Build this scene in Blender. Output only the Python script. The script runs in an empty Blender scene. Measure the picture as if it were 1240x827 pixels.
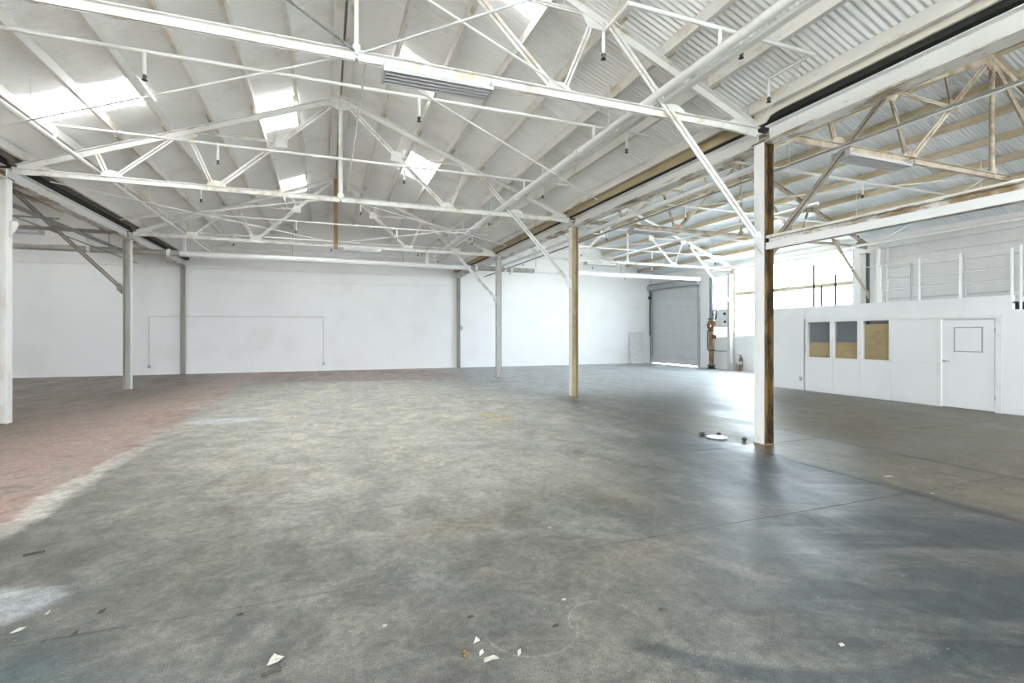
import bpy, bmesh, math, random
from mathutils import Vector, Matrix
random.seed(7)
R = math.radians
sc = bpy.context.scene
COL = sc.collection

# ------------------------------------------------------------------ camera, sky, exposure
H = 1.75
cam_d = bpy.data.cameras.new('camera'); cam = bpy.data.objects.new('camera', cam_d); COL.objects.link(cam)
cam.location = (0, 0, H); cam.rotation_euler = (R(90), 0, -0.3585)
cam_d.sensor_width = 36; cam_d.lens = 36*601.6/1240; cam_d.shift_y = -8.3/1240
cam_d.clip_start = .05; cam_d.clip_end = 300
sc.camera = cam
sc.view_settings.view_transform = 'Standard'; sc.view_settings.look = 'None'
sc.view_settings.gamma = 1; sc.view_settings.use_curve_mapping = False
sc.view_settings.exposure = 1.21
sc.cycles.max_bounces = 10; sc.cycles.diffuse_bounces = 7; sc.cycles.transparent_max_bounces = 12
sc.cycles.sample_clamp_indirect = 8.0
sc.cycles.caustics_reflective = False; sc.cycles.caustics_refractive = False
world = bpy.data.worlds.new('sky'); sc.world = world; world.use_nodes = True
wb = world.node_tree.nodes['Background']
wb.inputs[0].default_value = (.82, .91, 1.0, 1); wb.inputs[1].default_value = 13.0
sun_d = bpy.data.lights.new('sun', 'SUN'); sun_d.energy = 72; sun_d.angle = R(.6); sun_d.color = (1, .98, .95)
sun = bpy.data.objects.new('sun', sun_d); COL.objects.link(sun)
sun.rotation_euler = Vector((.22, .78, -.72)).to_track_quat('-Z', 'Y').to_euler()
PORTALS = []
def portal(loc, rot, sx, sy):
    l = bpy.data.lights.new('daylight_portal', 'AREA'); l.shape = 'RECTANGLE'; l.size = sx; l.size_y = sy
    l.cycles.is_portal = True
    o = bpy.data.objects.new('daylight_portal', l); COL.objects.link(o); o.location = loc; o.rotation_euler = rot
    return o

# ------------------------------------------------------------------ dimensions (metres)
XL, XR, X0 = -5.92, 6.59, 0.34
XW, XWL = 18.86, -18.2
Y1, S = 6.055, 6.546
Y2, Y3 = Y1+S, Y1+2*S
YB, YF = 25.79, -8.2
SL = .39; CH = 4.98
ZT = 7.45                     # top chord centre line at the ridge
ZP = 7.51                     # purlin undersides at the ridge
ZR = 7.72                     # roof sheet at the ridge

# ------------------------------------------------------------------ helpers
def obj(name, data, mat=None, parent=None, loc=None, smooth=False):
    if isinstance(data, bmesh.types.BMesh):
        me = bpy.data.meshes.new(name); bmesh.ops.recalc_face_normals(data, faces=data.faces); data.to_mesh(me); data.free()
        if smooth:
            for p in me.polygons: p.use_smooth = True
            me.set_sharp_from_angle(angle=R(40))
        if mat: me.materials.append(mat)
    else: me = data
    o = bpy.data.objects.new(name, me); COL.objects.link(o)
    if parent: o.parent = parent
    if loc is not None: o.location = loc
    return o
def tag(o, label, cat=None, group=None, kind=None):
    o['label'] = label
    if cat: o['category'] = cat
    if group: o['group'] = group
    if kind: o['kind'] = kind
    return o
def thing(name, label, cat, loc=(0, 0, 0), group=None, rz=0):
    o = bpy.data.objects.new(name, None); COL.objects.link(o); o.location = loc; o.rotation_euler.z = rz
    o.empty_display_size = .1
    return tag(o, label, cat, group)
def struct(name, label, data=None, mat=None):
    if data is None:
        o = bpy.data.objects.new(name, None); COL.objects.link(o); o.empty_display_size = .1
    else: o = obj(name, data, mat)
    return tag(o, label, kind='structure')
def prof(bm, pts, p0, p1, up=(0, 0, 1)):
    p0, p1, up = Vector(p0), Vector(p1), Vector(up)
    t = (p1-p0).normalized()
    if abs(t.dot(up)) > .999: up = Vector((0, 1, 0))
    s = t.cross(up).normalized(); u = s.cross(t).normalized()
    a = [bm.verts.new(p0+s*x+u*y) for x, y in pts]; b = [bm.verts.new(p1+s*x+u*y) for x, y in pts]
    n = len(pts)
    for i in range(n): bm.faces.new((a[i], a[(i+1) % n], b[(i+1) % n], b[i]))
    bm.faces.new(a[::-1]); bm.faces.new(b)
    return bm
def BM(): return bmesh.new()
def rect(w, h, cy=0): return [(-w/2, cy-h/2), (w/2, cy-h/2), (w/2, cy+h/2), (-w/2, cy+h/2)]
def circ(r, n=12): return [(r*math.cos(2*math.pi*i/n), r*math.sin(2*math.pi*i/n)) for i in range(n)]
def tee(w, h, t=.01, flip=False):          # two angles back to back: flange below, web above
    p = [(-w/2, 0), (w/2, 0), (w/2, t), (t, t), (t, h), (-t, h), (-t, t), (-w/2, t)]
    return [(x, -y) for x, y in p][::-1] if flip else p
def pair(bm, w, h, p0, p1, t=.01, gap=.018, up=(0, 0, 1), flip=False):   # two steel angles with a slot between
    sg = -1 if flip else 1
    for s in (-1, 1):
        p = [(s*gap/2, 0), (s*w/2, 0), (s*w/2, sg*t), (s*(gap/2+t), sg*t), (s*(gap/2+t), sg*h), (s*gap/2, sg*h)]
        prof(bm, p, p0, p1, up)
    return bm
def isec(w, h, t=.014):
    return [(-w/2, 0), (w/2, 0), (w/2, t), (t/2, t), (t/2, h-t), (w/2, h-t), (w/2, h), (-w/2, h), (-w/2, h-t), (-t/2, h-t), (-t/2, t), (-w/2, t)]
def box(bm, x0, x1, y0, y1, z0, z1):
    v = [bm.verts.new((x, y, z)) for x in (x0, x1) for y in (y0, y1) for z in (z0, z1)]
    for f in ((0, 1, 3, 2), (4, 6, 7, 5), (0, 4, 5, 1), (2, 3, 7, 6), (0, 2, 6, 4), (1, 5, 7, 3)): bm.faces.new([v[i] for i in f])
    return bm
def BOX(*a): return box(BM(), *a)
def PIPE(r, *pts, n=12):
    bm = BM()
    for a, b in zip(pts[:-1], pts[1:]): prof(bm, circ(r, n), a, b)
    return bm
def poly(bm, pts, axis, a, b):             # polygon in the other two axes, extruded along axis from a to b
    def P(p, k):
        return {'x': (k, p[0], p[1]), 'y': (p[0], k, p[1]), 'z': (p[0], p[1], k)}[axis]
    A = [bm.verts.new(P(p, a)) for p in pts]; B = [bm.verts.new(P(p, b)) for p in pts]; n = len(pts)
    for i in range(n): bm.faces.new((A[i], A[(i+1) % n], B[(i+1) % n], B[i]))
    bm.faces.new(A[::-1]); bm.faces.new(B)
    return bm
def lathe(bm, prf, c, n=16):
    rings = [[bm.verts.new((c[0]+r*math.cos(2*math.pi*i/n), c[1]+r*math.sin(2*math.pi*i/n), c[2]+z)) for i in range(n)] for r, z in prf]
    for a, b in zip(rings[:-1], rings[1:]):
        for i in range(n): bm.faces.new((a[i], a[(i+1) % n], b[(i+1) % n], b[i]))
    bm.faces.new(rings[0][::-1]); bm.faces.new(rings[-1])
    return bm

# ------------------------------------------------------------------ materials
class N:
    def __init__(s, name):
        s.m = bpy.data.materials.new(name); s.m.use_nodes = True; s.t = s.m.node_tree; s.n = s.t.nodes; s.n.clear()
        s.out = s.new('ShaderNodeOutputMaterial'); s.b = s.new('ShaderNodeBsdfPrincipled'); s.l(s.b.outputs[0], s.out.inputs[0])
        s.pos = s.new('ShaderNodeNewGeometry').outputs['Position']
    def new(s, k): return s.n.new(k)
    def l(s, a, b): s.t.links.new(a, b)
    def put(s, v, i):
        if hasattr(v, 'is_output') or isinstance(v, bpy.types.NodeSocket): s.l(v, i)
        else: i.default_value = v
    def noise(s, scale, detail=4, rough=.6, stretch=(1, 1, 1), vec=None, dist=0):
        mp = s.new('ShaderNodeMapping'); s.l(vec or s.pos, mp.inputs[0]); mp.inputs['Scale'].default_value = stretch
        n = s.new('ShaderNodeTexNoise'); s.l(mp.outputs[0], n.inputs['Vector'])
        n.inputs['Scale'].default_value = scale; n.inputs['Detail'].default_value = detail; n.inputs['Roughness'].default_value = rough
        n.inputs['Distortion'].default_value = dist
        return n.outputs['Fac']
    def math(s, op, a, b=0.0, c=0.0):
        n = s.new('ShaderNodeMath'); n.operation = op
        for i, v in enumerate((a, b, c)): s.put(v, n.inputs[i])
        return n.outputs[0]
    def step(s, v, a, b, lo=0.0, hi=1.0):
        n = s.new('ShaderNodeMapRange'); n.interpolation_type = 'SMOOTHSTEP' if a < b else 'LINEAR'; n.clamp = True
        s.put(v, n.inputs[0])
        for i, x in zip((1, 2, 3, 4), (a, b, lo, hi)): s.put(x, n.inputs[i])
        return n.outputs[0]
    def mix(s, f, a, b):
        n = s.new('ShaderNodeMix'); n.data_type = 'RGBA'
        s.put(f, n.inputs[0]); s.put(a if not isinstance(a, tuple) else (*a, 1), n.inputs[6]); s.put(b if not isinstance(b, tuple) else (*b, 1), n.inputs[7])
        return n.outputs[2]
    def xyz(s):
        n = s.new('ShaderNodeSeparateXYZ'); s.l(s.pos, n.inputs[0]); return n.outputs
    def bump(s, h, strength=.2, dist=.01):
        b = s.new('ShaderNodeBump'); b.inputs['Strength'].default_value = strength; b.inputs['Distance'].default_value = dist
        s.l(h, b.inputs['Height']); s.l(b.outputs[0], s.b.inputs['Normal'])
    def done(s, col, rough=.6, metal=0.0, spec=.5):
        s.put(col if not isinstance(col, tuple) else (*col, 1), s.b.inputs['Base Color'])
        s.put(rough, s.b.inputs['Roughness']); s.b.inputs['Metallic'].default_value = metal
        s.b.inputs['Specular IOR Level'].default_value = spec
        return s.m
def paint(name, col, dirt, lo=.5, hi=.75, scale=3, stretch=(1, 1, 1), rough=.55, dirt2=None, bump=0):
    k = N(name)
    a = k.noise(scale, 6, .7, stretch)
    c = k.mix(k.step(a, lo, hi), col, dirt)
    if dirt2:
        b = k.noise(scale*2.7, 6, .75, stretch)
        c = k.mix(k.step(b, .6, .72), c, dirt2)
    if bump: k.bump(a, bump)
    return k.done(c, rough)
M = {}
M['sheet'] = paint('sheet_paint', (.90, .90, .895), (.74, .72, .68), .48, .8, .9, (1, 1, 1), .5, (.78, .76, .71))
M['sheet_side'] = paint('sheet_side_paint', (.74, .78, .81), (.62, .63, .62), .45, .8, 1.2, (1, 1, 1), .45)
M['purlin'] = paint('purlin_paint', (.74, .72, .68), (.42, .32, .18), .54, .74, 1.8, (1, .35, 1), .6, (.30, .22, .12))
M['purlin_left'] = paint('purlin_left_paint', (.78, .77, .74), (.56, .49, .38), .47, .74, 1.8, (1, .35, 1), .6, (.40, .31, .19))
M['purlin_side'] = paint('purlin_timber', (.58, .50, .37), (.40, .32, .19), .4, .7, 1.6, (1, .35, 1), .65, (.26, .18, .09))
M['truss'] = paint('truss_white_paint', (.72, .72, .70), (.50, .45, .36), .46, .68, 2.5, (1, 1, 1), .5, (.44, .38, .28))
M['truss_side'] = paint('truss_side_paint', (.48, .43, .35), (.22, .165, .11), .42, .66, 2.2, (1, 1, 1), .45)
M['dark_steel'] = paint('dark_primer_steel', (.15, .13, .11), (.26, .22, .17), .45, .7, 3, (1, 1, 1), .5)
M['rust_post'] = paint('rust_brown_paint', (.30, .20, .09), (.18, .11, .045), .45, .65, 4, (1, 1, .4), .6, (.42, .34, .22))
M['pipe'] = paint('pipe_white_paint', (.80, .80, .78), (.62, .60, .55), .55, .8, 2, (1, 1, 1), .4)
M['pipe_dark'] = paint('pipe_dark_paint', (.20, .20, .19), (.34, .33, .31), .5, .7, 3, (1, 1, 1), .45)
M['girder'] = paint('girder_paint', (.70, .70, .68), (.46, .38, .26), .55, .76, 1.6, (1, .3, 2), .5, (.36, .27, .15))
M['girder_rust'] = paint('girder_rusty_paint', (.70, .68, .64), (.26, .18, .09), .46, .62, 3.4, (1, .35, 1), .55, (.14, .10, .06))
M['gutter'] = paint('gutter_black', (.012, .012, .011), (.03, .028, .024), .5, .8, 3, (1, 1, 1), .8)
M['eave'] = paint('eave_board_paint', (.66, .62, .54), (.46, .36, .20), .45, .7, 1.4, (1, .3, 2), .6)
M['eave_brown'] = paint('eave_board_tan', (.40, .32, .19), (.26, .19, .10), .42, .7, 1.6, (1, .3, 2), .65, (.55, .50, .40))
M['eave_gap_dark'] = paint('eave_gap_shade', (.10, .085, .06), (.18, .15, .10), .45, .7, 1.4, (1, .3, 2), .7)  # left row boards coloured dark to stand in for a shaded open gap
M['sprinkler'] = paint('sprinkler_black', (.03, .03, .03), (.06, .05, .04), rough=.4)
M['fixture'] = paint('fixture_grey', (.50, .51, .52), (.40, .40, .40), .5, .8, 3, rough=.4)
M['tube'] = paint('fluorescent_tube', (.78, .79, .79), (.7, .7, .7), rough=.25)
def wall_mat(name, col, dirt, line=0):
    k = N(name); a = k.noise(.5, 5, .65); b = k.noise(7, 5, .7)
    c = k.mix(k.step(a, .45, .75), col, dirt)
    c = k.mix(k.step(b, .62, .85, 0, .35), c, (.62, .60, .56))
    k.bump(k.noise(60, 3), .12, .004)
    return k.done(c, .6, spec=.35)
M['wall'] = wall_mat('wall_white_plaster', (.83, .83, .82), (.77, .765, .75))
M['office'] = wall_mat('office_white_board', (.82, .825, .83), (.77, .775, .775))
M['siding'] = wall_mat('siding_grey_white', (.66, .66, .66), (.58, .58, .57))
M['trim'] = paint('trim_white', (.80, .80, .79), (.70, .69, .66), rough=.45)
M['col_white'] = paint('column_white_paint', (.80, .80, .78), (.66, .63, .56), .5, .78, 2, (2, 2, .6), .45, (.60, .55, .46))
M['col_grey'] = paint('column_grey_paint', (.37, .355, .32), (.27, .25, .21), .45, .75, 2, (2, 2, .5), .5)
M['col_pale'] = paint('column_pale_paint', (.56, .55, .52), (.42, .39, .33), .45, .75, 2, (2, 2, .5), .5)
M['col_tan'] = paint('column_tan_rust', (.42, .33, .20), (.27, .19, .09), .42, .68, 3, (2, 2, .5), .55, (.56, .50, .40))
M['col_rust'] = paint('column_dark_rust', (.20, .12, .045), (.045, .03, .018), .42, .58, 4, (2, 2, .5), .5, (.34, .24, .12))
M['door'] = paint('roller_door_grey', (.66, .67, .68), (.58, .59, .60), .45, .8, 1.5, (1, 1, 1), .4)
M['steel'] = paint('door_steel_grey', (.40, .42, .43), (.28, .29, .30), .45, .75, 3, rough=.4)
M['plywood'] = paint('plywood', (.58, .40, .17), (.42, .27, .10), .4, .75, 4, (1, .6, 3), .6)
M['timber'] = paint('window_timber', (.55, .48, .36), (.40, .33, .22), .45, .75, 2, (1, .4, 1), .6)
M['brass'] = paint('aged_brown_metal', (.17, .095, .045), (.10, .06, .03), .45, .7, 6, rough=.4)
M['riser_rust'] = paint('riser_rust_paint', (.26, .15, .085), (.10, .06, .035), .42, .65, 6, (1, 1, .5), .55, (.55, .42, .34))
M['riser_dark'] = paint('riser_blue_grey', (.17, .20, .22), (.26, .28, .29), .45, .75, 4, rough=.45)
M['black'] = paint('black_paint', (.02, .02, .02), (.05, .05, .045), rough=.4)
M['paper'] = paint('paper_scrap', (.48, .46, .41), (.34, .31, .26), .45, .7, 30, rough=.8)
M['nut'] = paint('dry_brown_husk', (.19, .12, .055), (.06, .04, .02), .42, .6, 60, rough=.8)
M['twig'] = paint('twig_brown', (.045, .036, .025), (.085, .068, .045), .42, .6, 40, rough=.8)
M['plate'] = paint('white_lid', (.84, .86, .87), (.72, .73, .73), rough=.35)
M['steel_plate'] = paint('outlet_grey', (.45, .46, .46), (.35, .35, .35), rough=.4)
k = N('outdoor_ground'); M['ground'] = k.done(k.mix(k.noise(.4), (.50, .49, .46), (.40, .40, .38)), .9)
def glass(name, tint, gloss):
    k = N(name); k.n.remove(k.b)
    t = k.new('ShaderNodeBsdfTransparent'); t.inputs[0].default_value = (*tint, 1)
    g = k.new('ShaderNodeBsdfGlossy'); g.inputs['Roughness'].default_value = .05
    mx = k.new('ShaderNodeMixShader'); mx.inputs[0].default_value = gloss
    k.l(t.outputs[0], mx.inputs[1]); k.l(g.outputs[0], mx.inputs[2]); k.l(mx.outputs[0], k.out.inputs[0])
    return k.m
M['pane'] = glass('window_glass', (.92, .95, .96), .05)
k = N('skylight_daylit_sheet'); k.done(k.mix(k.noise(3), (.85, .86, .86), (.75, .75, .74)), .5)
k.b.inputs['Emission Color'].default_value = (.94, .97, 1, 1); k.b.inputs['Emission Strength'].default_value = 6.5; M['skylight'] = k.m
M['dark_glass'] = glass('office_glass', (.93, .95, .97), .06)

# scuffed plastic panel with faint scribbles
k = N('scuffed_panel')
a = k.noise(6, 5, .7); b = k.noise(4, 3, .6, dist=3)
c = k.mix(k.step(a, .45, .7), (.72, .74, .76), (.58, .60, .61))
ln = k.math('LESS_THAN', k.math('ABSOLUTE', k.math('SUBTRACT', b, .5)), .012)
c = k.mix(k.math('MULTIPLY', ln, .7), c, (.45, .30, .28))
M['panel'] = k.done(c, .35)

# painted, worn concrete floor
k = N('floor_worn_concrete')
X, Y, Z = k.xyz()
def scaled(col, v):
    n = k.new('ShaderNodeVectorMath'); n.operation = 'SCALE'; k.l(col, n.inputs[0]); k.put(v, n.inputs['Scale']); return n.outputs[0]
def add(*v):
    r = v[0]
    for w in v[1:]: r = k.math('ADD', r, w)
    return r
def mul(a, b): return k.math('MULTIPLY', a, b)
def sq(v, c0, r): return k.math('POWER', mul(k.math('SUBTRACT', v, c0), 1/r), 2.0)
big = k.noise(.22, 6, .62); mid = k.noise(.9, 7, .7, dist=.6); blot = k.noise(2.6, 9, .74, dist=.7)
fine = k.noise(14, 7, .75); grit = k.noise(95, 4, .75)
stre = k.noise(1.3, 7, .72, (1, .35, 1), dist=.4)
mpd = k.new('ShaderNodeMapping'); mpd.vector_type = 'POINT'; k.l(k.pos, mpd.inputs[0]); mpd.inputs['Rotation'].default_value = (0, 0, R(24))
drag = k.noise(1.7, 8, .72, (.28, 1.3, 1), vec=mpd.outputs[0], dist=.5)
# sealed grey concrete, with vignette-like falloff near the viewpoint painted into its colour
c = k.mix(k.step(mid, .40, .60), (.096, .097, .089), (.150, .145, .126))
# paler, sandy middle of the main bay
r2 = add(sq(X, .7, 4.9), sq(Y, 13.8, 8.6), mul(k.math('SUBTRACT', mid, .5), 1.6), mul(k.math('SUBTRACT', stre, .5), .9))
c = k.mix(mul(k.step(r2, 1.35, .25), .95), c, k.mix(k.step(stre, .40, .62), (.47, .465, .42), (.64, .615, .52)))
r3 = add(sq(X, 2.1, 1.3), sq(Y, 6.0, 1.0), mul(k.math('SUBTRACT', blot, .5), 3.0))
c = k.mix(mul(k.step(r3, 1.6, -.4), .5), c, (.42, .405, .345))
# window reflection on the floor towards the far roller door, painted as a pale tint
fd = k.step(add(mul(X, .5), Y, mul(stre, 3.0)), 15.5, 20.5)
c = k.mix(mul(mul(fd, k.step(X, 2.6, 6.5)), .8), c, (.35, .37, .38))
# blue-grey paint dragged off in streaks on the column-line side
bm_ = k.step(add(mul(X, .55), mul(Y, -.30), mul(mid, 1.6)), .9, 2.2)
bm_ = mul(bm_, k.step(Y, 12.5, 7.5))
c = k.mix(mul(bm_, .9), c, k.mix(k.step(drag, .45, .57), (.026, .035, .040), (.085, .086, .079)))
c = k.mix(mul(mul(bm_, k.step(drag, .60, .72)), .8), c, (.26, .265, .255))
tl = mul(k.step(add(X, Y, mul(mid, 2.2)), 3.7, 2.3), .85)
c = k.mix(tl, c, (.036, .075, .085))
# brown slab of the side bay
br = k.step(add(X, mul(mid, .35)), 6.20, 6.45)
brc = k.mix(k.step(stre, .4, .65), (.080, .068, .046), (.145, .130, .096))
far = k.step(add(Y, mul(X, -.35), mul(mid, 1.5)), 5.6, 9.0)  # brown fades out where the window reflection is painted pale
c = k.mix(mul(br, k.math('SUBTRACT', .95, mul(far, .93))), c, brc)
# red paint: left strip and back strip
wob = mul(k.math('SUBTRACT', mid, .5), .8)
e1 = k.math('ADD', X, wob)
red1 = k.step(e1, -2.68, -2.80)
e2 = add(Y, mul(k.math('SUBTRACT', stre, .5), 2.5), mul(X, .10))
red2 = mul(k.step(e2, 19.4, 19.9), k.step(add(X, mul(wob, 3)), 5.9, 5.0))
red = k.math('MAXIMUM', red1, red2)
wear = k.step(add(blot, mul(stre, .5)), .72, .86)
redc = k.mix(k.step(stre, .38, .62), (.37, .245, .205), (.54, .405, .345))
redc = k.mix(k.step(add(X, mul(stre, 2.4), mul(k.math('SUBTRACT', Y, 12.0), -.08)), -2.3, -4.6, 0, .9), redc, (.150, .108, .078))
redc = k.mix(mul(red2, k.math('SUBTRACT', 1.0, red1)), redc, (.33, .225, .19))
c = k.mix(mul(red, k.math('SUBTRACT', 1.0, mul(wear, .75))), c, redc)
# bare white edge along the red paint
edge = mul(mul(k.step(e1, -2.90, -2.78), k.step(e1, -2.50, -2.62)), mul(k.step(Y, 5.2, 6.2), k.step(Y, 11.5, 8.0)))
c = k.mix(mul(edge, .8), c, (.60, .58, .52))
# white patches, yellow patch
def blob(cx, cy, rx, ry, w=.5):
    return k.step(add(sq(X, cx, rx), sq(Y, cy, ry), mul(k.math('SUBTRACT', blot, .5), 3.5)), 1.0+w*.3, .7-w*.3)
c = k.mix(mul(blob(-1.9, 11.5, .8, .35), .85), c, (.68, .70, .71))
c = k.mix(mul(blob(3.4, 10.0, .32, .75), .6), c, (.50, .40, .21))
c = k.mix(mul(blob(-2.1, 4.15, .45, .3), .6), c, (.48, .50, .52))
c = k.mix(mul(blob(5.6, 10.4, .7, .45), .25), c, (.12, .13, .13))
for cx, cy, rx, ry in ((2.6, 3.4, .5, .2), (1.0, 4.4, .6, .3), (-.6, 6.6, .7, .4), (3.0, 4.6, .35, .5)):
    c = k.mix(mul(blob(cx, cy, rx, ry, 1.6), .2), c, (.27, .215, .14))
# dark grime along the slab joints and at the nearest column
jn = mul(k.step(k.math('ABSOLUTE', add(X, -6.10, mul(k.math('SUBTRACT', mid, .5), .10))), .16, .02), k.step(Y, 6.1, 5.4))
c = k.mix(mul(jn, .75), c, (.032, .028, .022))
jn = mul(k.step(k.math('ABSOLUTE', add(X, -7.87, mul(k.math('SUBTRACT', mid, .5), .10))), .13, .02), k.step(Y, 6.4, 5.4))
c = k.mix(mul(jn, .6), c, (.04, .034, .026))
c = k.mix(mul(blob(6.0, 7.6, .30, 1.3), .55), c, (.075, .072, .062))
c = k.mix(mul(blob(6.45, 5.75, .5, .35), .6), c, (.15, .115, .075))
# tyre arcs
def arc(cx, cy, r, w, y0, y1, amt, col):
    global c
    d = k.math('SQRT', k.math('ADD', k.math('POWER', k.math('SUBTRACT', X, cx), 2.0), k.math('POWER', k.math('SUBTRACT', Y, cy), 2.0)))
    m = k.step(k.math('ABSOLUTE', k.math('SUBTRACT', d, r)), w, w*.5)
    m = mul(m, mul(k.step(Y, y0, y0+.2), k.step(Y, y1, y1-.2)))
    c = k.mix(mul(m, amt), c, col)
arc(3.0, 3.3, 1.62, .09, 1.2, 2.5, .7, (.038, .048, .052))
arc(1.2, 2.4, 1.75, .10, 2.6, 5.0, .3, (.24, .235, .21))
arc(0.2, 6.3, 4.3, .16, 4.0, 6.5, .3, (.11, .12, .12))
arc(1.15, 2.75, .28, .012, 2.3, 2.85, .22, (.34, .33, .30))
arc(1.6, 2.65, .22, .010, 2.5, 3.2, .22, (.34, .33, .30))
# mottling, grain and grit
T = mul(k.step(blot, .36, .64, .78, 1.26), mul(k.step(fine, .38, .62, .80, 1.20), k.step(grit, .40, .60, .74, 1.26)))
c = scaled(c, T)
c = k.mix(k.step(k.noise(33, 2, .5), .70, .76, 0, .6), c, (.05, .05, .045))
c = k.mix(k.step(k.noise(41, 2, .5, vec=mpd.outputs[0]), .72, .77, 0, .6), c, (.55, .54, .50))
k.bump(k.math('ADD', mul(fine, .6), mul(grit, .4)), .22, .006)
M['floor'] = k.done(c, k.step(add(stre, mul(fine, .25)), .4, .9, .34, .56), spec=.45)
M['joint'] = paint('joint_dirt', (.05, .048, .042), (.09, .085, .075), rough=.9)

# ------------------------------------------------------------------ floor, ground
fl = struct('floor', 'worn grey and red painted concrete warehouse floor', BOX(XWL, XW, YF, YB, -.25, -.012), M['joint'])
xs = [XWL, -5.9, 6.06, 7.87, XW]; ys = [YF, -.5, 3.6, 6.03, 12.6, 19.1, YB]
g = .004
for a, b in zip(xs[:-1], xs[1:]):
    for p, q in zip(ys[:-1], ys[1:]):
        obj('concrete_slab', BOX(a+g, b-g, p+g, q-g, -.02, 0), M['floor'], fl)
struct('ground', 'pale paved ground outside the building', BOX(-70, 70, -60, 70, -.4, -.26), M['ground'])

# ------------------------------------------------------------------ walls
def rect_wall(axis, c0, c1, a0, a1, z0, z1, holes):
    bm = BM(); A = sorted({a0, a1, *[h[0] for h in holes], *[h[1] for h in holes]}); Zs = sorted({z0, z1, *[h[2] for h in holes], *[h[3] for h in holes]})
    for p, q in zip(A[:-1], A[1:]):
        run = None
        for r, s in zip(Zs[:-1], Zs[1:]):
            m, n = (p+q)/2, (r+s)/2
            if any(h[0] < m < h[1] and h[2] < n < h[3] for h in holes):
                continue
            if axis == 'x': box(bm, c0, c1, p, q, r, s)
            else: box(bm, p, q, c0, c1, r, s)
    bmesh.ops.remove_doubles(bm, verts=bm.verts, dist=1e-5)
    return bm
XC = [(XWL, XL), (XL, XR), (XR, XW)]
gab = [(XWL, 0), (XW, 0), (XW, 5.25)]
for a, b in XC[::-1]:
    hw = (b-a)/2
    gab += [(b-.05, ZR-SL*hw+.02), ((a+b)/2, ZR+.02), (a+.05, ZR-SL*hw+.02)]
gab += [(XWL, 5.25)]
struct('wall_back', 'long white plastered end wall with gabled top', poly(BM(), gab, 'y', YB, YB+.2), M['wall'])
DY0, DY1, DZ = 21.6, 25.62, 4.44
WIN = [(19.45, 20.62, 1.6, 4.76), (13.15, 19.05, 1.66, 4.98)]
wr = struct('wall_right', 'white side wall with tall windows and roller door', rect_wall('x', XW, XW+.2, YF, YB, 0, 5.35, WIN+[(DY0, DY1, 0, DZ)]), M['wall'])
struct('wall_left', 'white side wall of the far left bay', rect_wall('x', XWL-.2, XWL, YF, YB, 0, 5.35, [(-4, 2, 1.7, 4.6)]), M['wall'])  # unseen window opening added for its daylight
FR = [(-13.5, -10.5, 1.5, 4.5), (-1.9, 2.6, 0, 4.2), (10, 15, 1.5, 4.5)]  # unseen doorway and windows added to let fill daylight in
wf = rect_wall('y', YF-.2, YF, XWL, XW, 0, 5.25, FR)
for a, b in XC:
    hw = (b-a)/2
    poly(wf, [(a, 5.25), (b, 5.25), (b-.05, ZR-SL*hw+.02), ((a+b)/2, ZR+.02), (a+.05, ZR-SL*hw+.02)], 'y', YF-.2, YF)
struct('wall_front', 'white end wall behind the viewpoint with openings added for daylight', wf, M['wall'])
for a, b, z0, z1 in FR: portal(((a+b)/2, YF-.22, (z0+z1)/2), (R(90), 0, 0), b-a, z1-z0)
for a, b, z0, z1 in WIN: portal((XW+.22, (a+b)/2, (z0+z1)/2), (R(90), 0, R(90)), b-a, z1-z0)
for a, b in ((-4, 2),): portal((XWL-.22, (a+b)/2, 3.15), (R(90), 0, R(-90)), b-a, 2.9)

# siding boards of the right wall above the office
zs = 2.30
while zs < 4.75:
    obj('siding_board', poly(BM(), [(XW-.085, zs), (XW, zs), (XW, zs+.345), (XW-.03, zs+.345)], 'y', 0, 14.0), M['siding'], wr, (0, -1.95, 0)); zs += .365
box_ = BOX(XW-.14, XW, -2, 12.2, 4.86, 5.12); obj('eave_beam', box_, M['siding'], wr)
obj('eave_ledge', BOX(XW-.10, XW, 12.3, 25.7, 5.0, 5.16), M['trim'], wr)

# windows of the right wall
def window(n, label, y0, y1, z0, z1, mull, trans):
    w = struct('window_%d' % n, label)
    f = .07
    for a, b, c_, d in ((y0, y1, z0, z0+f), (y0, y1, z1-f, z1)): obj('window_frame', BOX(XW-.02, XW+.1, a, b, c_, d), M['trim'], w)
    for yy in (y0, y1-f): obj('window_frame', BOX(XW-.02, XW+.1, yy, yy+f, z0+f, z1-f), M['trim'], w)
    obj('sill', BOX(XW-.1, XW, y0-.06, y1+.06, z0-.05, z0-.002), M['trim'], w)
    cuts = [y0+f]+mull+[y1-f]
    for m in mull: obj('mullion', BOX(XW, XW+.08, m-.035, m+.035, z0+f, z1-f), M['trim'], w)
    zc = [z0+f]+trans+[z1-f]
    for t in trans: obj('transom', BOX(XW-.03, XW+.09, y0+f, y1-f, t-.08, t+.08), M['timber'], w)
    for a, b in zip(cuts[:-1], cuts[1:]):
        for p, q in zip(zc[:-1], zc[1:]): obj('pane', BOX(XW+.045, XW+.05, a, b, p, q), M['pane'], w)
    return w
window(1, 'narrow bright window behind the sprinkler riser', *WIN[0], [], [])
w2 = window(2, 'wide tall window with timber transom above the office', *WIN[1], [16.1, 18.7], [3.74])
obj('jamb_board', BOX(XW-.06, XW-.002, 19.06, 19.3, 1.6, 4.98), M['timber'], w2)

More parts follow.
